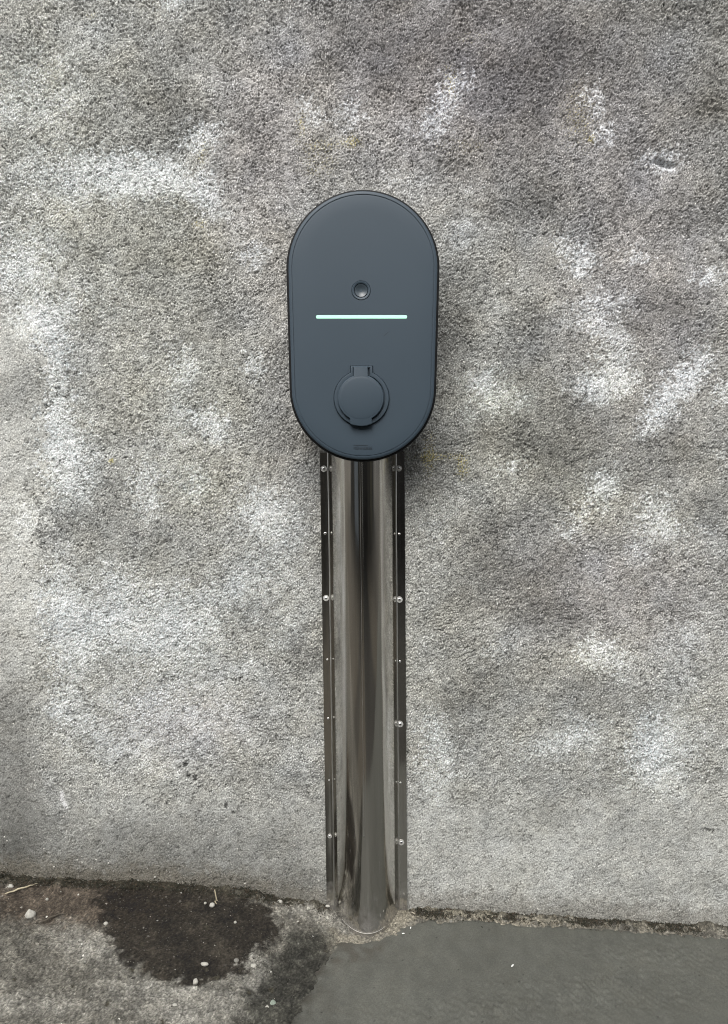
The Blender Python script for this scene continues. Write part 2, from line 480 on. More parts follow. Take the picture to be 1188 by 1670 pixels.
    fine = 0.5 * np.tanh(1.4 * np.abs(g2)) + 0.45 * np.tanh(1.3 * np.abs(g1)) + 0.14 * g3 + 0.10 * g2
    amp = smooth_m * (1 + 0.22 * tilt_n)
    # rougher at upper right, finer towards the plinth
    amp *= 1 + 0.25 * sstep(600, 100, py) - 0.25 * sstep(900, 1350, py)
    H = 0.0016 * amp * (fine + 1.05 * crev * (0.35 + 0.65 * gate))
    H -= 0.0027 * crk * (0.5 + 0.5 * smooth_m)
    H += 0.0003 * band(sh, 14, 40, ax=0.7, seed=44) * smooth_m + 0.0014 * band(sh, 70, 260, seed=45)
    # longer cracks and trowel drags
    l1 = band(sh, 18, 60, ax=0.45, seed=46)
    H -= 0.0016 * np.exp(-np.abs(l1) / 0.035) * sstep(0.5, 1.3, band(sh, 20, 80, seed=47)) * amp
    hollow = blobs(px, py, [(1083, 264, 46, 26, 5, 1)]); notch = blobs(px, py, [(1088, 268, 17, 5, 14, 1), (1078, 262, 8, 4, 0, .6)])
    H += -0.004 * hollow - 0.009 * notch + 0.001 * blobs(px, py, [(97, 745, 15, 8, 0, 1)])
    # scored lines
    for (xa, ya, xb, yb, wd_, dp) in [(0, 255, 190, 253, 1.6, .0016), (640, 270, 1000, 272, 1.2, .0007), (1030, 866, 1188, 858, 1.3, .0010), (350, 158, 366, 164, 2, .002),
                                      (300, 215, 322, 196, 1.6, .002), (0, 930, 8, 1060, 1.6, .001), (8, 900, 34, 868, 1.4, .001), (100, 203, 150, 216, 1.4, .001),
                                      (340, 385, 352, 350, 1.4, .001), (880, 388, 960, 382, 1.2, .0012), (730, 662, 880, 664, 1.0, .0008)]:
        ex, ey = xb - xa, yb - ya
        t = np.clip(((px - xa) * ex + (py - ya) * ey) / (ex * ex + ey * ey), 0, 1)
        d = np.hypot(px + 2.5 * wc - xa - t * ex, py + 2.5 * wd - ya - t * ey)
        H -= dp * np.exp(-(d / wd_) ** 2)
    fade = sstep(-0.95, -0.69, X) * sstep(0.95, 0.69, X) * sstep(1.75, 1.53, Z)
    H = H * fade
    # leave room behind the cover's flanges and the charger
    V = np.stack([X, -H, Z], -1).reshape(-1, 3)
    me = mesh_np('rendered_wall', V, grid_quads(nz, nx))
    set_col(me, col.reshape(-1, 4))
    o = link('rendered_wall', me, M_wall)
    tag(o, 'rough weathered grey rendered wall with whitish patches behind the charger', 'wall')
    # the body of the wall behind the face
    bm = bmesh.new()
    bmesh.ops.create_cube(bm, size=1.0, matrix=Matrix.Translation((0, 0.16, 1.4)) @ Matrix.Diagonal((12, 0.28, 3.8, 1)))
    c = from_bm('wall_core', bm, plain('wall_core_mat', (0.25, 0.24, 0.22), 0.95, var=0.2), o)
build_wall()

# ------------------------------------------------------------------ the ground
WET = [(163, 1450), (160, 1478), (170, 1505), (178, 1535), (200, 1566), (245, 1590), (300, 1606), (345, 1602), (385, 1590), (402, 1568),
       (424, 1546), (446, 1530), (455, 1508), (440, 1482), (400, 1462), (330, 1445), (240, 1438)]
SLAB_PX = [(452, 1700), (462, 1670), (488, 1628), (508, 1590), (526, 1556), (548, 1534), (600, 1531), (640, 1518), (662, 1503), (700, 1498),
           (770, 1497), (830, 1500), (900, 1506), (1000, 1512), (1100, 1519), (1188, 1526), (1300, 1533)]
SLAB = [tuple(gpix(x, y)[:2]) for x, y in SLAB_PX]
SLAB = [(SLAB[0][0] - 0.05, -0.70)] + SLAB + [(3.2, -0.11), (3.2, -0.78)]

def build_ground():
    xs, _, _ = axis(-0.70, 0.70, 0.0017, -60, 60, 1.16)
    ys, _, _ = axis(-0.42, 0.03, 0.0017, -60, 0.12, 1.16)
    nx, ny = len(xs), len(ys)
    X, Y = np.meshgrid(xs, ys)
    sh = (ny, nx)
    Z0 = zg(X, Y)
    px, py = project(X, np.maximum(Y, -0.9), Z0)
    wa, wb = band(sh, 12, 60, seed=51), band(sh, 12, 60, seed=52)
    wc = band(sh, 3, 9, seed=53)
    qx, qy = px + 7 * wa + 3 * wc, py + 5 * wb + 2 * wc
    near = sstep(-0.6, -0.45, Y)
    wet = sstep(-11, 8, poly_sd(qx, qy, WET)) * near
    sd = poly_sd(X, Y, SLAB)
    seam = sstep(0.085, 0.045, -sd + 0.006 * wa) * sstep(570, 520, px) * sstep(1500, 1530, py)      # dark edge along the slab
    brown = blobs(qx, qy, [(40, 1475, 90, 30, 0, 1), (160, 1480, 90, 40, 0, .9), (230, 1470, 80, 34, 0, .7), (110, 1450, 120, 18, 0, .7)]) * near
    pale = blobs(qx, qy, [(140, 1540, 60, 26, 20, .9), (220, 1610, 60, 18, 10, .6), (60, 1640, 130, 22, 0, .6), (330, 1640, 130, 34, 0, .8), (420, 1585, 34, 30, 0, 1.0),
                          (300, 1615, 12, 18, 0, 1), (300, 1665, 30, 12, 0, .8), (430, 1640, 26, 30, 0, .6), (515, 1482, 60, 14, 0, .9), (560, 1500, 40, 30, 0, .7)]) * near
    sand = blobs(qx, qy, [(690, 1489, 80, 11, 2, 1), (640, 1505, 30, 24, -30, 1), (800, 1497, 120, 8, 3, .9), (1000, 1512, 200, 8, 3, .55), (560, 1535, 50, 14, 0, .8)]) * near
    lowf = band(sh, 40, 160, seed=54) * 0.12 + band(sh, 12, 40, seed=55) * 0.14 + band(sh, 4, 10, seed=56) * 0.10
    base = np.array([0.104, 0.099, 0.084])
    col = np.empty(sh + (4,))
    sp1, sp2 = band(sh, 2, 4.5, seed=57), band(sh, 4, 9, seed=58)
    grit = np.exp(0.26 * sp1 + 0.13 * sp2 - 0.04)
    for c in range(3):
        v = base[c] * np.exp(1.1 * lowf)
        k = np.clip(pale, 0, 1); v = v * (1 - k) + k * (0.19, 0.184, 0.162)[c] * np.exp(0.9 * lowf)
        k = np.clip(sand, 0, 1); v = v * (1 - k) + k * (0.20, 0.184, 0.145)[c]
        k = np.clip(brown, 0, 1) * 0.85; v = v * (1 - k) + k * (0.058, 0.045, 0.033)[c] * np.exp(1.2 * lowf)
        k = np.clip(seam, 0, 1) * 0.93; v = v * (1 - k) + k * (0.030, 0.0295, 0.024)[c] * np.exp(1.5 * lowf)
        k = wet * 0.93; v = v * (1 - k) + k * (0.0145, 0.0118, 0.0083)[c] * np.exp(1.2 * lowf)
        col[..., c] = v * grit
    # soil collected right at the wall
    hw = sstep(-0.020 - 0.008 * wa, 0.0, Y) * near
    k = hw * (0.9 - 0.35 * sstep(600, 700, px))
    for c in range(3):
        col[..., c] = col[..., c] * (1 - k) + k * (0.040, 0.036, 0.025)[c] * grit
    far = 1 - near
    darkside = sstep(0.02, 0.10, X) * sstep(1.6, 1.3, X) + 0.7 * sstep(-0.42, -0.5, X) * sstep(-0.95, -0.8, X) + 0.6 * sstep(2.5, 3.0, X)  # unseen dark ground bands, added to streak the steel's reflection
    darkside = np.clip(darkside, 0, 1)
    for c in range(3):
        yard = (0.085, 0.076, 0.060)[c] * (1 - darkside) + (0.040, 0.038, 0.033)[c] * darkside
        col[..., c] = col[..., c] * (1 - far) + far * yard
    col[..., :3] = np.clip(col[..., :3], 0.008, 0.55)
    col[..., 3] = 1.0
    H = 0.0006 * sp2 + 0.0005 * np.abs(sp1) + 0.0007 * band(sh, 9, 26, seed=59) + 0.0016 * band(sh, 40, 160, seed=60)
    H *= (1 - 0.35 * wet) * sstep(-0.8, -0.45, Y) * sstep(-0.95, -0.7, X) * sstep(0.95, 0.7, X)
    H -= 0.012 * sstep(0.008, 0.03, sd)
    lump = np.exp(-((Y + 0.004) / 0.013) ** 2)
    amt = np.where(px < 520, 0.0035, np.where(px > 660, 0.004, 0.002))
    H += lump * amt * np.clip(0.55 + 0.5 * wa, 0, 2) * near
    V = np.stack([X, Y, Z0 + H], -1).reshape(-1, 3)
    me = mesh_np('ground', V, grid_quads(ny, nx))
    set_col(me, col.reshape(-1, 4))
    o = link('ground', me, M_ground)
    tag(o, kind='structure')

def build_slab():
    xs, _, _ = axis(-0.24, 0.80, 0.0024, -1.2, 3.3, 1.16)
    ys, _, _ = axis(-0.42, -0.05, 0.0024, -9.0, 0.0, 1.16)
    X, Y = np.meshgrid(xs, ys)
    sh = X.shape
    wa, wc = band(sh, 10, 50, seed=71), band(sh, 3, 8, seed=72)
    sd = poly_sd(X, Y, SLAB) + (0.0022 * wa + 0.0010 * wc) * sstep(-0.7, -0.4, Y)
    Z = zg(X, Y)
    rise = -0.012 + 0.0138 * sstep(-0.004, 0.012, sd)
    tro = band(sh, 4, 12, ax=0.14, seed=73) * 0.00034 + band(sh, 60, 200, seed=74) * 0.0006 + band(sh, 2, 4, seed=75) * 0.00005
    px, py = project(X, np.maximum(Y, -0.9), Z)
    drag = blobs(px, py, [(900, 1640, 300, 22, -4, 1), (1080, 1560, 140, 20, 3, 1), (1000, 1600, 200, 12, -3, .8), (1120, 1530, 90, 8, 2, .8)])
    tro *= (0.7 + 1.8 * drag)
    V = np.stack([X, Y, Z + rise + tro], -1).reshape(-1, 3)
    q = grid_quads(*sh)
    keep = (sd.ravel()[q] > -0.012).any(1)
    q = q[keep]
    used, inv = np.unique(q, return_inverse=True)
    col = np.empty(sh + (4,))
    lowf = band(sh, 60, 240, seed=76) * 0.03 + band(sh, 15, 50, ax=0.6, seed=77) * 0.045 + band(sh, 2, 5, ax=.5, seed=78) * 0.035
    edge = sstep(0.05, 0.0, sd) * sstep(-0.40, -0.2, X)
    dirt = blobs(px, py, [(560, 1560, 60, 26, 0, .5), (590, 1545, 40, 14, 0, .6), (520, 1620, 30, 60, 0, .35)])
    for c in range(3):
        v = (0.080, 0.081, 0.070)[c] * np.exp(lowf) * (1 + 0.12 * drag * band(sh, 4, 14, ax=0.15, seed=79) * 0.6)
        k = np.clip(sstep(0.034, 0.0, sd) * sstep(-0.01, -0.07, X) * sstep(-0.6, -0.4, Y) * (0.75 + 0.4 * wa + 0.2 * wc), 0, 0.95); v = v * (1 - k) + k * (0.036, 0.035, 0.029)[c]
        k = np.clip(dirt * (0.5 + 0.5 * wa), 0, 0.7); v = v * (1 - k) + k * (0.055, 0.050, 0.040)[c]
        col[..., c] = v
    pits = sstep(2.6, 3.2, band(sh, 2, 4, seed=80))
    col[..., :3] *= (1 - 0.7 * pits)[..., None]
    col[..., 3] = 1.0
    me = mesh_np('concrete_slab', V[used], inv.reshape(-1, 4))
    set_col(me, col.reshape(-1, 4)[used])
    tag(link('concrete_slab', me, M_slab), kind='structure')
build_ground()
build_slab()

# ------------------------------------------------------------------ unseen building, added for the reflections in the steel
def box(bm, x0, x1, y0, y1, z0, z1):
    bmesh.ops.create_cube(bm, size=1.0, matrix=Matrix.Translation(((x0 + x1) / 2, (y0 + y1) / 2, (z0 + z1) / 2)) @ Matrix.Diagonal((x1 - x0, y1 - y0, z1 - z0, 1)))
def opposite():
    r = empty('reflection_building', (0, -5, 0))
    tag(r, 'unseen low dark building, added behind the camera for reflections in the steel cable cover', 'building')
    m = plain('dark_cladding', (0.07, 0.065, 0.055), 0.8, var=0.25, scale=3)
    bm = bmesh.new(); box(bm, -9, 9, -3, 0, -0.2, 3.0); from_bm('facade', bm, m, r)
    bm = bmesh.new(); box(bm, -9.2, 9.2, -3.2, 0.25, 3.0, 3.2); from_bm('roof', bm, plain('roof_felt', (0.04, 0.04, 0.042), 0.8), r)
    for x0, x1, c in ((-4.2, -1.8, (0.30, 0.34, 0.38)), (0.3, 2.6, (0.015, 0.014, 0.013)), (4.5, 6.5, (0.10, 0.09, 0.06))):
        bm = bmesh.new(); box(bm, x0, x1, 0.003, 0.06, -0.05, 2.2); from_bm('reflection_door', bm, plain('door_paint', c, 0.5), r)  # panel tones picked for the bands they mirror in the steel
    bm = bmesh.new(); box(bm, 0.05, 0.17, 0.003, 0.08, -0.05, 2.3); from_bm('reflection_frame', bm, plain('white_frame', (0.75, 0.75, 0.73), 0.5), r)  # added for the thin bright line mirrored in the steel
opposite()

# ------------------------------------------------------------------ the steel cable cover
COVER_LEAN = math.radians(0.6)
cover = empty('cable_cover', (0.0046, 0.0, 0.0))
cover.rotation_euler = (0, -COVER_LEAN, 0)
tag(cover, 'shiny stainless steel half round cable cover screwed to the wall below the charger', 'cable cover')
ZT = pix(592, 737, -0.004).z
def strip_mesh(name, outer, thick, z0, z1, mat, parent, nz=60, bottom=None):
    """an open profile (x, y) given a thickness and drawn upright"""
    P = [Vector((x, y)) for x, y in outer]
    n = len(P); Q = []
    for i in range(n):
        d = (P[min(i + 1, n - 1)] - P[max(i - 1, 0)]).normalized()
        Q.append(P[i] + Vector((-d.y, d.x)) * thick)
    ring = P + Q[::-1]
    m = len(ring)
    V = []; fc = []
    for k in range(nz + 1):
        for i, p in enumerate(ring):
            zb = z0 if bottom is None else bottom(p.x, p.y)
            V.append((p.x, p.y, zb + (z1 - zb) * k / nz))
    for k in range(nz):
        for i in range(m):
            j = (i + 1) % m
            fc.append((k * m + i, k * m + j, (k + 1) * m + j, (k + 1) * m + i))
    for k in (0, nz):
        for i in range(n - 1):
            fc.append((k * m + i, k * m + i + 1, k * m + m - 2 - i, k * m + m - 1 - i))
    bm = bmesh.new()
    vs_ = [bm.verts.new(v) for v in V]
    for f in fc: bm.faces.new([vs_[i] for i in f])
    return from_bm(name, bm, mat, parent, smooth=True, sharp=math.radians(35))
A, B = 0.0545, 0.063
arc = []
for i in range(49):
    a = math.pi * i / 48
    u_ = -math.cos(a); arc.append((A * u_, -0.0058 - (B - 0.0058) * (1 - abs(u_) ** 2.15) ** 0.93))
strip_mesh('channel', arc, 0.0012, -0.03, ZT, M_steel, cover)
strip_mesh('flange', [(-0.0680, -0.0046), (-0.0660, -0.0048), (-0.0600, -0.0051), (-0.0562, -0.0052), (-0.0552, -0.0054)], 0.0012, -0.012, ZT, M_steel, cover)
strip_mesh('flange', [(0.0552, -0.0054), (0.0562, -0.0052), (0.0600, -0.0051), (0.0665, -0.0048), (0.0690, -0.0046)], 0.0012, -0.02, ZT, M_steel, cover)
# raised fold lines where the flanges turn into the round
for s in (-1, 1):
    strip_mesh('fold', [(s * 0.0551 - 0.0008, -0.0057), (s * 0.0551, -0.0064), (s * 0.0551 + 0.0008, -0.0057)], 0.0005, -0.012, ZT, M_zinc, cover, nz=2)

def screw(px_, py_, r, washer, dome=0.0010):
    r *= 0.95 if washer else 0.9
    p = pix(px_, py_, -0.006)
    # into the cover's own frame
    q = Matrix.Rotation(COVER_LEAN, 3, 'Y') @ (p - Vector(cover.location))
    bm = bmesh.new()
    R = [(0.0, dome), (0.45, dome * 0.92), (0.8, dome * 0.6), (1.0, 0.0), (1.0, -0.001)]
    seg = 14; rings = []
    c = bm.verts.new((0, -dome * 0.5, 0))        # small recess for the driver
    prev = [c]
    for k, (rr, h) in enumerate([(0.38, dome * 0.2), (0.46, dome)] + R[1:]):
        ring = [bm.verts.new((rr * r * math.cos(2 * math.pi * i / seg), -h, rr * r * math.sin(2 * math.pi * i / seg))) for i in range(seg)]
        for i in range(seg):
            j = (i + 1) % seg
            if len(prev) == 1: bm.faces.new((prev[0], ring[i], ring[j]))
            else: bm.faces.new((prev[i], prev[j], ring[j], ring[i]))
        prev = ring
    r_ = r
    o = from_bm('screw', bm, M_zinc, cover, smooth=True, sharp=math.radians(40))
    o.data.materials.append(M_black)
    for f in list(o.data.polygons)[:seg]: f.material_index = 1  # black painted into the driver recess to stand for its shade
    o.location = (q.x, -0.0052 - (0.0008 if washer else 0), q.z)
    if washer:
        bm = bmesh.new()
        bmesh.ops.create_cone(bm, cap_ends=True, segments=18, radius1=r * 1.55, radius2=r * 1.7, depth=0.0009,
                              matrix=Matrix.Rotation(math.pi / 2, 4, 'X'))
        w = from_bm('washer', bm, M_washer, o)
        w.location = (0, 0.0003, 0)
    return o
for (x, y, r, w) in [(528.5, 764.5, .0032, 1), (530.5, 870, .0026, 0), (532, 975.5, .0030, 1), (534, 1076, .0019, 0), (535.5, 1172, .0020, 0), (537, 1273, .0016, 0), (538, 1364, .0022, 1),
                     (651, 764, .0030, 1), (651.5, 871, .0024, 0), (652, 978, .0031, 1), (652.5, 1079, .0022, 0), (653, 1181, .0032, 1), (653.5, 1277, .0021, 0), (655, 1374, .0030, 1)]:
    screw(x, y, r, w)
# thin raised strip of bright metal, a pale line down the middle of the round
strip_mesh('middle_strip', [(-0.0034, -0.0626), (-0.0030, -0.0633), (-0.0026, -0.0626)], 0.0004, 0.16, ZT, M_zinc, cover, nz=2)
# bare cut rim where the round meets the concrete
def rim():
    bm = bmesh.new()
    pts = []
    for i in range(33):
        u_ = -0.74 + 1.28 * i / 32
        pts.append(Vector(((A + 0.0012) * u_, -0.0058 - (B - 0.0046) * (1 - abs(u_) ** 2.15) ** 0.93, 0)))
    prev = None
    for i, p in enumerate(pts):
        z = float(zg(p.x + 0.0046, p.y)) + 0.0075
        r = 0.0007 * (0.5 + 0.5 * math.sin(math.pi * i / 32))
        d = (pts[min(i + 1, 32)] - pts[max(i - 1, 0)]).normalized()
        nrm = Vector((-d.y, d.x, 0))
        ring = [bm.verts.new(p + Vector((0, 0, z)) + nrm * r * math.cos(t) + Vector((0, 0, r * math.sin(t)))) for t in (0, 1.57, 3.14, 4.71)]
        if prev:
            for k in range(4): bm.faces.new((prev[k], prev[(k + 1) % 4], ring[(k + 1) % 4], ring[k]))
        prev = ring
    from_bm('bottom_rim', bm, M_edge, cover, smooth=True)
rim()

# ------------------------------------------------------------------ the charger
YF = -0.104                                     # front face
pt, pb = pix(592, 309, -0.098), pix(592, 753.5, -0.098)
R1, R2 = 0.1125, 0.1090
CX = pix(592.3, 500, YF).x
cz1, cz2 = pt.z - R1, pb.z + R2
CC = Vector((CX, 0, (cz1 + cz2) / 2))           # the charger's origin, on the wall
charger = empty('ev_charger', CC)
tag(charger, 'dark slate oval electric car charger with lit mint line, mounted on rough wall', 'car charger')
h1, h2 = cz1 - CC.z, cz2 - CC.z

def stadium(off, n=40):
    """outline of two circles and their tangents, offset outwards; local x, z"""
    out = []
    sa = math.asin((R1 - R2) / (h1 - h2))
    for i in range(n + 1):
        a = -sa + (math.pi + 2 * sa) * i / n
        out.append((math.cos(a) * (R1 + off), h1 + math.sin(a) * (R1 + off)))
    for i in range(n + 1):
        a = math.pi + sa + (math.pi - 2 * sa) * i / n
        out.append((math.cos(a) * (R2 + off), h2 + math.sin(a) * (R2 + off)))
    return out

def loft(name, rings, mat, parent, cap_front=True, cap_back=True, sharp=30):
    """rings: list of (outline, y)"""
    bm = bmesh.new(); prev = None; first = None
    for out, y in rings:
        vs_ = [bm.verts.new((x, y, z)) for x, z in out]
        if prev:
            n = len(vs_)
            for i in range(n):
                j = (i + 1) % n
                bm.faces.new((prev[i], prev[j], vs_[j], vs_[i]))
        else: first = vs_
        prev = vs_
    if cap_back: bm.faces.new(first)
    if cap_front: bm.faces.new(prev)
    return from_bm(name, bm, mat, parent, smooth=True, sharp=math.radians(sharp))

def S(off): return stadium(off)
loft('housing', [(S(-0.016), 0.004), (S(-0.016), -0.012), (S(-0.006), -0.016), (S(-0.003), -0.055), (S(-0.0005), -0.092), (S(0), -0.0955), (S(-0.0006), -0.0985), (S(-0.0028), -0.0995)], M_black, charger)
front = loft('front_cover', [(S(-0.0036), -0.0980), (S(-0.0036), YF + 0.0030), (S(-0.0041), YF + 0.0014), (S(-0.0056), YF + 0.0004), (S(-0.0078), YF), (S(-0.0084), YF),
                             (S(-0.0086), YF + 0.0008), (S(-0.0094), YF + 0.0008), (S(-0.0096), YF), (S(-0.012), YF - 0.0003), (S(-0.03), YF - 0.0006)], M_slate, charger)

def circle(cx, cz, r, n=48): return [(cx + r * math.cos(2 * math.pi * i / n), cz + r * math.sin(2 * math.pi * i / n)) for i in range(n)]
def lp(x, y, Y=YF):
    p = pix(x, y, Y) - CC
    return p.x, p.z
def cut(target, outline, y0, y1):
    bm = bmesh.new()
    a = [bm.verts.new((x, y0, z)) for x, z in outline]; b = [bm.verts.new((x, y1, z)) for x, z in outline]
    n = len(a)
    for i in range(n): bm.faces.new((a[i], a[(i + 1) % n], b[(i + 1) % n], b[i]))
    bm.faces.new(a); bm.faces.new(b)
    bmesh.ops.triangulate(bm, faces=[f for f in bm.faces if len(f.verts) > 4])
    c = from_bm('cutter', bm, None)
    c.location = CC
    md = target.modifiers.new('b', 'BOOLEAN'); md.operation = 'DIFFERENCE'; md.solver = 'EXACT'; md.object = c
    bpy.context.view_layer.update()
    dg = bpy.context.evaluated_depsgraph_get()
    me = bpy.data.meshes.new_from_object(target.evaluated_get(dg))
    target.modifiers.clear()
    old = target.data; target.data = me; bpy.data.meshes.remove(old)
    cm = c.data; bpy.data.objects.remove(c); bpy.data.meshes.remove(cm)

MM = 0.000907                                   # one photo pixel on the front face
# button
bx, bz = lp(589.2, 473.7)
def bc(r): return circle(bx, bz, r * MM)
cut(front, bc(15.6), YF + 0.0022, YF - 0.01)
loft('button_ring', [(bc(15.2), YF + 0.003), (bc(15.2), YF - 0.0004), (bc(14.4), YF - 0.0011), (bc(12.6), YF - 0.0009), (bc(11.4), YF - 0.0003), (bc(11.2), YF + 0.002)], M_slate, charger, sharp=50)
loft('button', [(bc(10.4), YF + 0.0021), (bc(10.4), YF + 0.0002), (bc(10.0), YF - 0.0002), (bc(9.0), YF + 0.0001), (bc(7), YF + 0.0010), (bc(4.5), YF + 0.0017), (bc(2), YF + 0.0020), (bc(.5), YF + 0.0021)], plain('button_plastic', (0.045, 0.06, 0.072), 0.3), charger, sharp=60)

# status light
# (thin lens, 6.4 px tall in the photo)
x0, z0 = lp(515.2, 516.8); x1, _ = lp(664.8, 516.8)
def bar(r, n=8):
    o = []
    for i in range(n + 1):
        a = -math.pi / 2 + math.pi * i / n; o.append((x1 - 3.2 * MM + r * math.cos(a), z0 + r * math.sin(a)))
    for i in range(n + 1):
        a = math.pi / 2 + math.pi * i / n; o.append((x0 + 3.2 * MM + r * math.cos(a), z0 + r * math.sin(a)))
    return o
cut(front, bar(3.3 * MM), YF + 0.0022, YF - 0.01)
ml, nt, b = new_mat('mint_light')
b.inputs['Base Color'].default_value = (0.35, 0.6, 0.48, 1)
b.inputs['Emission Color'].default_value = (0.48, 1.0, 0.70, 1)
b.inputs['Emission Strength'].default_value = 0.32
b.inputs['Roughness'].default_value = 0.4
loft('status_light', [(bar(2.9 * MM), YF + 0.003), (bar(2.9 * MM), YF - 0.0001), (bar(2.4 * MM), YF - 0.0006)], ml, charger)

# socket with its hinged lid
scx, scz = lp(590, 649.8)
def keyhole(r, tabw, tabtop, xo=0.0, tl=None):
    """circle of radius r with a tab on top, in pixels, clockwise from the tab"""
    o = []
    a0 = math.asin(min(1, tabw / r))
    n = 56
    for i in range(n + 1):
        a = math.pi / 2 - a0 - (2 * math.pi - 2 * a0) * i / n
        o.append((scx + (xo + r * math.cos(a)) * MM, scz + r * math.sin(a) * MM))
    o.append((scx + (xo - tabw) * MM, scz + tabtop * MM)); o.append((scx + (xo + tabw) * MM, scz + tabtop * MM))
    return o
YS = YF - 0.0045
cut(front, keyhole(45.6, 18.8, 52.6), YF + 0.0022, YF - 0.01)
loft('socket_surround', [(keyhole(44.6, 17.8, 51.6), YF + 0.003), (keyhole(44.6, 17.8, 51.6), YS + 0.0010), (keyhole(43.8, 17.2, 51.0), YS), (keyhole(41.0, 15.6, 49.5), YS - 0.0003),
                         (keyhole(38.4, 13.2, 49.4), YS), (keyhole(38.3, 13.1, 49.3), YS + 0.003)], M_slate, charger, sharp=25)
def lid(off):
    """lid outline: round, hinge tab above, a broad tongue that covers the rim below"""
    o = []
    r = 37.3 + off; a1 = math.radians(18.5); xo = -1.2
    ta = math.asin(11.6 / 37.3); ba = math.asin(17.6 / 37.3)
    n = 26
    for i in range(n + 1):
        a = math.pi / 2 - ta - (math.pi - ta - ba) * i / n
        o.append((scx + (xo + r * math.cos(a)) * MM, scz + r * math.sin(a) * MM))
    R_ = 45.4 + off; b0 = math.asin(17.8 / 45.4)
    for i in range(13):
        a = -math.pi / 2 + b0 - 2 * b0 * i / 12
        o.append((scx + (-0.8 + R_ * math.cos(a)) * MM, scz + R_ * math.sin(a) * MM))
    for i in range(n + 1):
        a = -math.pi / 2 - ba - (math.pi - ta - ba) * i / n
        o.append((scx + (xo + r * math.cos(a)) * MM, scz + r * math.sin(a) * MM))
    o.append((scx + (xo - 11.6 - off) * MM, scz + (50.6 + off) * MM)); o.append((scx + (xo + 11.6 + off) * MM, scz + (50.6 + off) * MM))
    return o
lo_ = loft('socket_lid', [(lid(0), YS + 0.003), (lid(0), YS - 0.0040), (lid(-0.9), YS - 0.0052), (lid(-2.2), YS - 0.0055)], M_slate, charger, sharp=35)
# slightly domed middle of the lid
def lc(r): return circle(scx - 1.2 * MM, scz, r * MM, 56)
loft('lid_dome', [(lc(34.6), YS - 0.0054)] + [(lc(34.6 * k), YS - 0.0055 - 0.0016 * (1 - k * k) ** 0.8) for k in (.97, .9, .8, .68, .52, .35, .18, .04)], M_slate, lo_, sharp=60)

# maker's mark below the socket: a short bar over small raised capitals
def text(body, size, loc, mat, parent, name, ext=0.0002, width=None):
    cu = bpy.data.curves.new(name, 'FONT'); cu.body = body; cu.size = size; cu.extrude = ext
    cu.align_x = 'CENTER'; cu.align_y = 'CENTER'; cu.resolution_u = 3
    t = bpy.data.objects.new('tmp', cu); COL.objects.link(t)
    bpy.context.view_layer.update()
    me = bpy.data.meshes.new_from_object(t.evaluated_get(bpy.context.evaluated_depsgraph_get()))
    bpy.data.objects.remove(t); bpy.data.curves.remove(cu)
    w = max(v.co.x for v in me.vertices) - min(v.co.x for v in me.vertices)
    s = width / w if width else 1.0
    me.transform(Matrix.Translation(loc) @ Matrix.Rotation(math.pi / 2, 4, 'X') @ Matrix.Diagonal((s, 1.0, 1, 1)))
    me.materials.clear()
    return link(name, me, mat, parent)
tx, tz = lp(592, 731)
text('MENNEKES', 0.0062, (tx, YF - 0.0007, tz), M_darkslate, charger, 'lettering', width=30 * MM)
bm = bmesh.new(); bxx, bzz = lp(588.5, 726.3)
box(bm, bxx - 12 * MM, bxx + 12 * MM, YF - 0.0008, YF + 0.0001, bzz - 0.45 * MM, bzz + 0.45 * MM)
from_bm('logo_bar', bm, M_darkslate, charger)
# a light scuff on the cover
sxa, sza = lp(625, 549); sxb, szb = lp(637, 539)
bm = bmesh.new()
n_ = 8; up = []; dn = []
for i in range(n_ + 1):
    t = i / n_; w = 0.0009 * math.sin(math.pi * t) ** 0.7 * (0.5 + 0.3 * math.sin(5 * t)) + 0.00005
    x, z = sxa + (sxb - sxa) * t, sza + (szb - sza) * t
    up.append(bm.verts.new((x - w * .6, YF - 0.0007, z + w * .8))); dn.append(bm.verts.new((x + w * .6, YF - 0.0007, z - w * .8)))
for i in range(n_): bm.faces.new((up[i], up[i + 1], dn[i + 1], dn[i]))
from_bm('scuff', bm, M_scuff, charger)

# ------------------------------------------------------------------ loose things on the ground
def stone_bm(r, sx, sy, sz, seed, sub=2):
    rr = random.Random(seed)
    bm = bmesh.new(); bmesh.ops.create_icosphere(bm, subdivisions=sub, radius=1.0)
    planes = [(Vector((rr.uniform(-1, 1), rr.uniform(-1, 1), rr.uniform(-1, 1))).normalized(), rr.uniform(0.62, 0.9)) for _ in range(9)]
    for v in bm.verts:
        for n, d in planes:
            k = v.co.dot(n) - d
            if k > 0: v.co -= n * k * 0.9
        v.co += Vector((rr.uniform(-1, 1), rr.uniform(-1, 1), rr.uniform(-1, 1))) * 0.025
        v.co = Vector((v.co.x * r * sx, v.co.y * r * sy, v.co.z * r * sz))
    return bm
SM = {'white': plain('pale_stone', (0.37, 0.36, 0.32), 0.85, var=0.18, scale=220, bump=0.0006),
      'grey': plain('grey_stone', (0.17, 0.165, 0.145), 0.9, var=0.25, scale=220, bump=0.0006),
      'green': plain('greenish_stone', (0.22, 0.26, 0.215), 0.85, var=0.2, scale=220, bump=0.0006)}
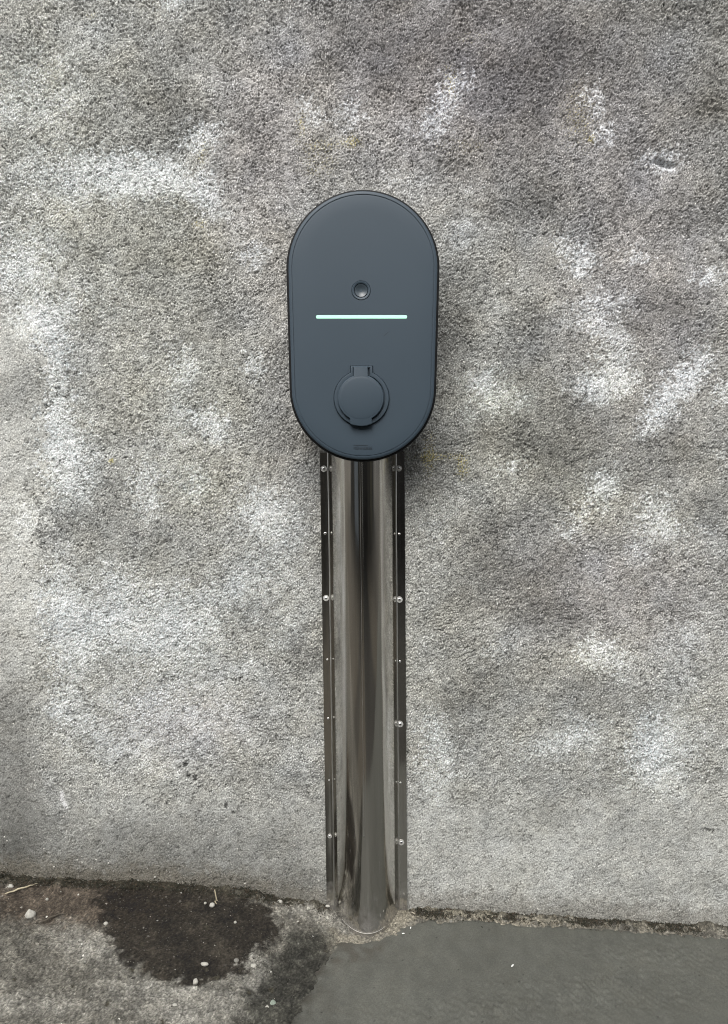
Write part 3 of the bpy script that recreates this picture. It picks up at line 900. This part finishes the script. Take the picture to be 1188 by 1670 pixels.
stones = [
    (50, 1495, 8.5, 1.0, 1.25, 'white', 'largest white pebble, on the grey ground near the left edge of the photo'),
    (173, 1508, 4.6, 1.1, 1.0, 'white', 'small white pebble on the left rim of the dark wet patch'),
    (346, 1478, 6.0, 1.1, .95, 'white', 'pale pebble beside the dry stalk on the wet soil'),
    (335, 1474, 3.4, 1, 1, 'white', 'tiny pale pebble left of the pebble by the dry stalk'),
    (384, 1505, 3.6, 1, 1, 'white', 'small white pebble in the dark soil below the dry stalk'),
    (457, 1472, 5.6, 1.1, 1.0, 'white', 'whitish pebble against the wall foot, left of the steel cover'),
    (429, 1466, 4.6, 1.2, .8, 'grey', 'flat grey pebble close to the wall between two dark moss lumps'),
    (462, 1506, 3.4, 1, 1, 'grey', 'small grey pebble on the dark soil left of the concrete slab'),
    (486, 1505, 3.4, .8, 1.2, 'white', 'small upright white chip on the dark soil near the steel cover'),
    (319, 1603, 6.6, 1.0, 1.15, 'white', 'pale pebble at the lowest edge of the dark wet patch'),
    (334, 1574, 6.0, 1.5, .7, 'white', 'long pale chip lying in the lower part of the wet patch'),
    (386, 1568, 5.0, 1.2, .9, 'grey', 'dull grey pebble in the lower right of the wet patch'),
    (414, 1577, 6.0, 1.1, .9, 'white', 'pale pebble on the crumbly edge right of the wet patch'),
    (445, 1638, 7.0, 1.1, 1.0, 'green', 'greenish grey pebble touching a smaller white one near the bottom edge'),
    (436, 1646, 5.2, .85, 1.2, 'white', 'small white pebble touching the greenish grey one near the bottom edge'),
    (286, 1640, 3.6, 1.6, .8, 'white', 'small white chip on the pale ground below the wet patch'),
    (18, 1447, 4.4, 1.3, .8, 'white', 'white chip beside the dry twig at the left edge'),
    (77, 1468, 2.6, 1, 1, 'white', 'tiny white pebble on the brown soil right of the dry twig'),
    (736, 1504, 3.6, 1.2, .9, 'grey', 'small dark grey pebble on the sandy strip right of the steel cover'),
]
for k, (x, y, r, sx, sz, m, lab) in enumerate(stones):
    r *= 0.66 if x > 100 else 0.85; p = gpix(x, y); s = (p - Vector(cam.location)).length / F
    o = from_bm('pebble', stone_bm(r * s, sx, 1.0, sz * 0.85, 100 + k), SM[m], smooth=False)
    for f in o.data.polygons: f.use_smooth = (r < 5)
    o.location = (p.x, p.y, p.z + r * s * 0.30 + 0.0005)
    o.rotation_euler = (0, 0, random.uniform(-.4, .4))
    tag(o, lab, 'pebble', 'loose pebbles on the dirt')

def tube(name, pts, rad, mat, parent=None):
    bm = bmesh.new(); prev = None
    for i, p in enumerate(pts):
        p = Vector(p); d = (Vector(pts[min(i + 1, len(pts) - 1)]) - Vector(pts[max(i - 1, 0)])).normalized()
        a = d.cross(Vector((0, 0, 1)));
        if a.length < .1: a = d.cross(Vector((1, 0, 0)))
        a.normalize(); b_ = d.cross(a)
        r = rad * (1 - 0.6 * abs(2 * i / (len(pts) - 1) - 0.7))
        ring = [bm.verts.new(p + (a * math.cos(t) + b_ * math.sin(t)) * r) for t in [2 * math.pi * q / 6 for q in range(6)]]
        if prev:
            for q in range(6): bm.faces.new((prev[q], prev[(q + 1) % 6], ring[(q + 1) % 6], ring[q]))
        else: bm.faces.new(ring)
        prev = ring
    bm.faces.new(prev)
    return from_bm(name, bm, mat, parent, smooth=True)
M_straw = plain('dry_straw', (0.42, 0.37, 0.26), 0.8, var=0.25, scale=150)
M_twig = plain('dark_twig', (0.07, 0.06, 0.045), 0.9, var=0.3, scale=150)
def ground_line(pp, h):
    out = []
    for i in range(len(pp) - 1):
        for t in (0, .33, .66):
            x = pp[i][0] + (pp[i + 1][0] - pp[i][0]) * t; y = pp[i][1] + (pp[i + 1][1] - pp[i][1]) * t
            q = gpix(x, y); out.append((q.x, q.y, q.z + h + 0.0007 * math.sin(7 * t + i)))
    q = gpix(*pp[-1]); out.append((q.x, q.y, q.z + h))
    return out
tag(tube('twig', ground_line([(8, 1462), (30, 1454), (50, 1448), (62, 1444)], 0.004), 0.0015, M_straw), 'pale dry twig lying on soil by the wall at the left edge', 'twig')
tag(tube('twig', ground_line([(64, 1509), (82, 1500), (98, 1493), (113, 1492)], 0.003), 0.0016, M_twig), 'curved dark twig on the ground right of the largest white pebble', 'twig')
st = empty('dry_stalk', gpix(352, 1478))
tag(st, 'thin pale dry stalk standing in the dark soil beside a pebble', 'stalk')
def rel(pp): 
    o = Vector(st.location)
    return [tuple(Vector(p) - o) for p in pp]
tube('stem', rel([tuple(pix(x, y, -0.03)) for x, y in [(350.5, 1451), (352, 1460), (354, 1468), (358, 1476), (362, 1484)]]), 0.0012, M_straw, st)
tube('stem', rel([tuple(pix(x, y, -0.035)) for x, y in [(352, 1462), (351, 1470), (355, 1477), (360, 1481)]]), 0.0009, M_straw, st)
# scrap of black plastic and a white chip wedged at the foot of the cover
scp = empty('plastic_scrap', gpix(538, 1482))
tag(scp, 'crumpled black plastic scrap wedged at the left foot of the steel cover', 'scrap')
M_scrap = plain('scrap_black', (0.01, 0.01, 0.011), 0.25, bump=0.002, scale=120)
for k, (dx, dz, w) in enumerate([(-0.004, 0.006, .016), (0.004, 0.002, .014), (0.002, 0.011, .013)]):
    bm = stone_bm(w * 0.55, 1.3, .5, .28, 300 + k)
    o = from_bm('fold', bm, M_scrap, scp); o.location = (dx, 0.012, dz); o.rotation_euler = (0.2, 0.25 * (k - 1), 0)
p = pix(535, 1478, -0.012)
tag(from_bm('paint_chip', stone_bm(0.0036, 1.2, .6, .7, 310), SM['white']), 'white chip on the black plastic scrap at the foot of the cover', 'paint chip').location = p
M_fleck = plain('white_fleck', (0.75, 0.75, 0.72), 0.7)
for k, (x, y, r, a, lab) in enumerate([(658, 1527.5, 3.2, .1, 'flat white paint fleck on the slab just right of the steel cover'),
                                       (670, 1518, 3.0, 1.3, 'upright white paint fleck on the slab near the sandy strip'),
                                       (836, 1580, 3.6, .9, 'white paint fleck alone in the middle of the smooth slab')]):
    q = gpix(x, y)
    o = from_bm('paint_fleck', stone_bm(r * 0.00105, 1.0, .35, .25, 320 + k), M_fleck)
    o.location = (q.x, q.y, q.z + 0.0055); o.rotation_euler = (0, 0, a)
    tag(o, lab, 'paint fleck', 'white paint flecks on the slab')

# uncountable crumbs and moss
def crumbs(name, pts, sizes, mats, probs, seed, zoff=0.0, flat=0.7):
    r = np.random.default_rng(seed)
    n = len(pts)
    base = np.array([[1, 0, 0], [-1, 0, 0], [0, 1, 0], [0, -1, 0], [0, 0, 1], [0, 0, -1]], float)
    tri = np.array([[0, 2, 4], [2, 1, 4], [1, 3, 4], [3, 0, 4], [2, 0, 5], [1, 2, 5], [3, 1, 5], [0, 3, 5]])
    ang = r.uniform(0, 6.28, n); c, s = np.cos(ang), np.sin(ang)
    B_ = base[None] * r.uniform(0.55, 1.25, (n, 6, 1)) * np.array([1, 1, flat]) + r.normal(0, .12, (n, 6, 3))
    Xr = B_[..., 0] * c[:, None] - B_[..., 1] * s[:, None]; Yr = B_[..., 0] * s[:, None] + B_[..., 1] * c[:, None]
    V = np.stack([Xr, Yr, B_[..., 2]], -1) * sizes[:, None, None] + pts[:, None, :]
    T = (tri[None] + np.arange(n)[:, None, None] * 6).reshape(-1, 3)
    me = mesh_np(name, V.reshape(-1, 3), T, smooth=False)
    for m in mats: me.materials.append(m)
    mi = r.choice(len(mats), n, p=probs)
    me.polygons.foreach_set('material_index', np.repeat(mi, 8).astype(np.int32))
    o = link(name, me); tag(o, kind='stuff')
    return o
def gsurf(X, Y): return zg(X, Y)
M_c1, M_c2, M_c3 = plain('crumb_pale', (0.24, 0.23, 0.20), 0.9, var=.2), plain('crumb_grey', (0.09, 0.085, 0.073), 0.95, var=.3), plain('crumb_dark', (0.03, 0.026, 0.02), 0.95, var=.3)
n = 4200
X = RNG.uniform(-0.72, -0.02, n); Y = -np.abs(RNG.normal(0, 0.16, n)) - 0.004
gx, gy = project(X, Y, zg(X, Y))
ok = (poly_sd(X, Y, SLAB) < -0.006) & (Y > -0.5)
X, Y = X[ok], Y[ok]
sz = np.exp(RNG.normal(-7.45, 0.42, len(X)))
px_, py_ = project(X, Y, zg(X, Y))
o = crumbs('gravel_crumbs', np.stack([X, Y, zg(X, Y) + sz * 0.4 + 0.0015], 1), sz, [M_c1, M_c2, M_c3], [.06, .47, .47], 5)
tag(o, 'fine pale and grey gravel crumbs strewn over the dirt left of the slab', 'gravel')
# sandy rubble strip between slab and wall
n = 650
X = RNG.uniform(-0.06, 0.62, n); Y = RNG.uniform(-0.05, -0.006, n)
ok = poly_sd(X, Y, SLAB) < 0.0; X, Y = X[ok], Y[ok]
sz = np.exp(RNG.normal(-7.3, 0.4, len(X)))
o = crumbs('sand_crumbs', np.stack([X, Y, zg(X, Y) + sz * 0.3 + 0.001], 1), sz, [M_c1, M_c2, M_c3], [.12, .5, .38], 6)
tag(o, 'sandy crumbs in the gap between the concrete slab and the wall', 'gravel')
# dark moss and soil clumps along the wall foot
M_m1, M_m2 = plain('dark_moss', (0.022, 0.022, 0.013), 1.0, var=.4, scale=300), plain('brown_soil', (0.05, 0.038, 0.025), 1.0, var=.4, scale=300)
mp, ms = [], []
clumps = [(x, w, h, d) for x, w, h, d in [(-5, 26, 22, 1.3), (12, 12, 26, 1), (60, 30, 8, .7), (118, 14, 24, 1.1), (160, 40, 8, .6), (205, 26, 9, .8), (258, 30, 11, 1.4), (312, 18, 12, 1.3), (365, 34, 8, 1.1),
                                          (400, 22, 11, 1.3), (440, 34, 6, .9), (480, 26, 6, 1.1), (510, 26, 5, 1), (700, 40, 4, .7), (745, 26, 7, 1), (800, 60, 5, .9), (860, 60, 6, 1), (920, 50, 6, 1.1), (990, 50, 7, 1.1),
                                          (1050, 50, 7, 1.1), (1110, 50, 7, 1.2), (1170, 50, 8, 1.2), (1230, 40, 7, 1.2), (-60, 50, 12, 1)]]
clumps = [(x, w, h * .75, d * .8) for x, w, h, d in clumps]
for q_ in range(150):
    cx_ = RNG.uniform(-80, 1260)
    if 530 < cx_ < 672: continue
    clumps.append((cx_, RNG.uniform(3, 13), RNG.uniform(2, 7) * (1.3 if cx_ < 500 else 0.8), RNG.uniform(.6, 1.5)))
for cx_, w, h, d in clumps:
    k = int(w * 14 * d)
    x = RNG.normal(cx_, w * 0.55, k); up_ = np.abs(RNG.normal(0, h * 0.45, k)) * np.clip(1 - np.abs((x - cx_) / (1.3 * w)) ** 4, 0, 1) * RNG.uniform(0.5, 1.2, k)
    X = (x - 594) / F * 1.26; Zf = np.interp(X, FX, FZ)
    yy = -np.abs(RNG.normal(0, 0.006, k)) * (1 + 0.5 * (up_ < 4)) - 0.001
    mp.append(np.stack([X, yy, Zf + up_ * 0.00105 + 0.0005], 1)); ms.append(np.exp(RNG.normal(-7.0, 0.35, k)))
mp, ms = np.concatenate(mp), np.concatenate(ms)
inside = (mp[:, 0] > -0.066) & (mp[:, 0] < 0.076)
mp, ms = mp[~inside], ms[~inside]
o = crumbs('moss_clumps', mp, ms, [M_m1, M_m2, M_c2], [.62, .3, .08], 8, flat=.9)
tag(o, 'dark moss and soil clumps along the foot of the wall', 'moss')
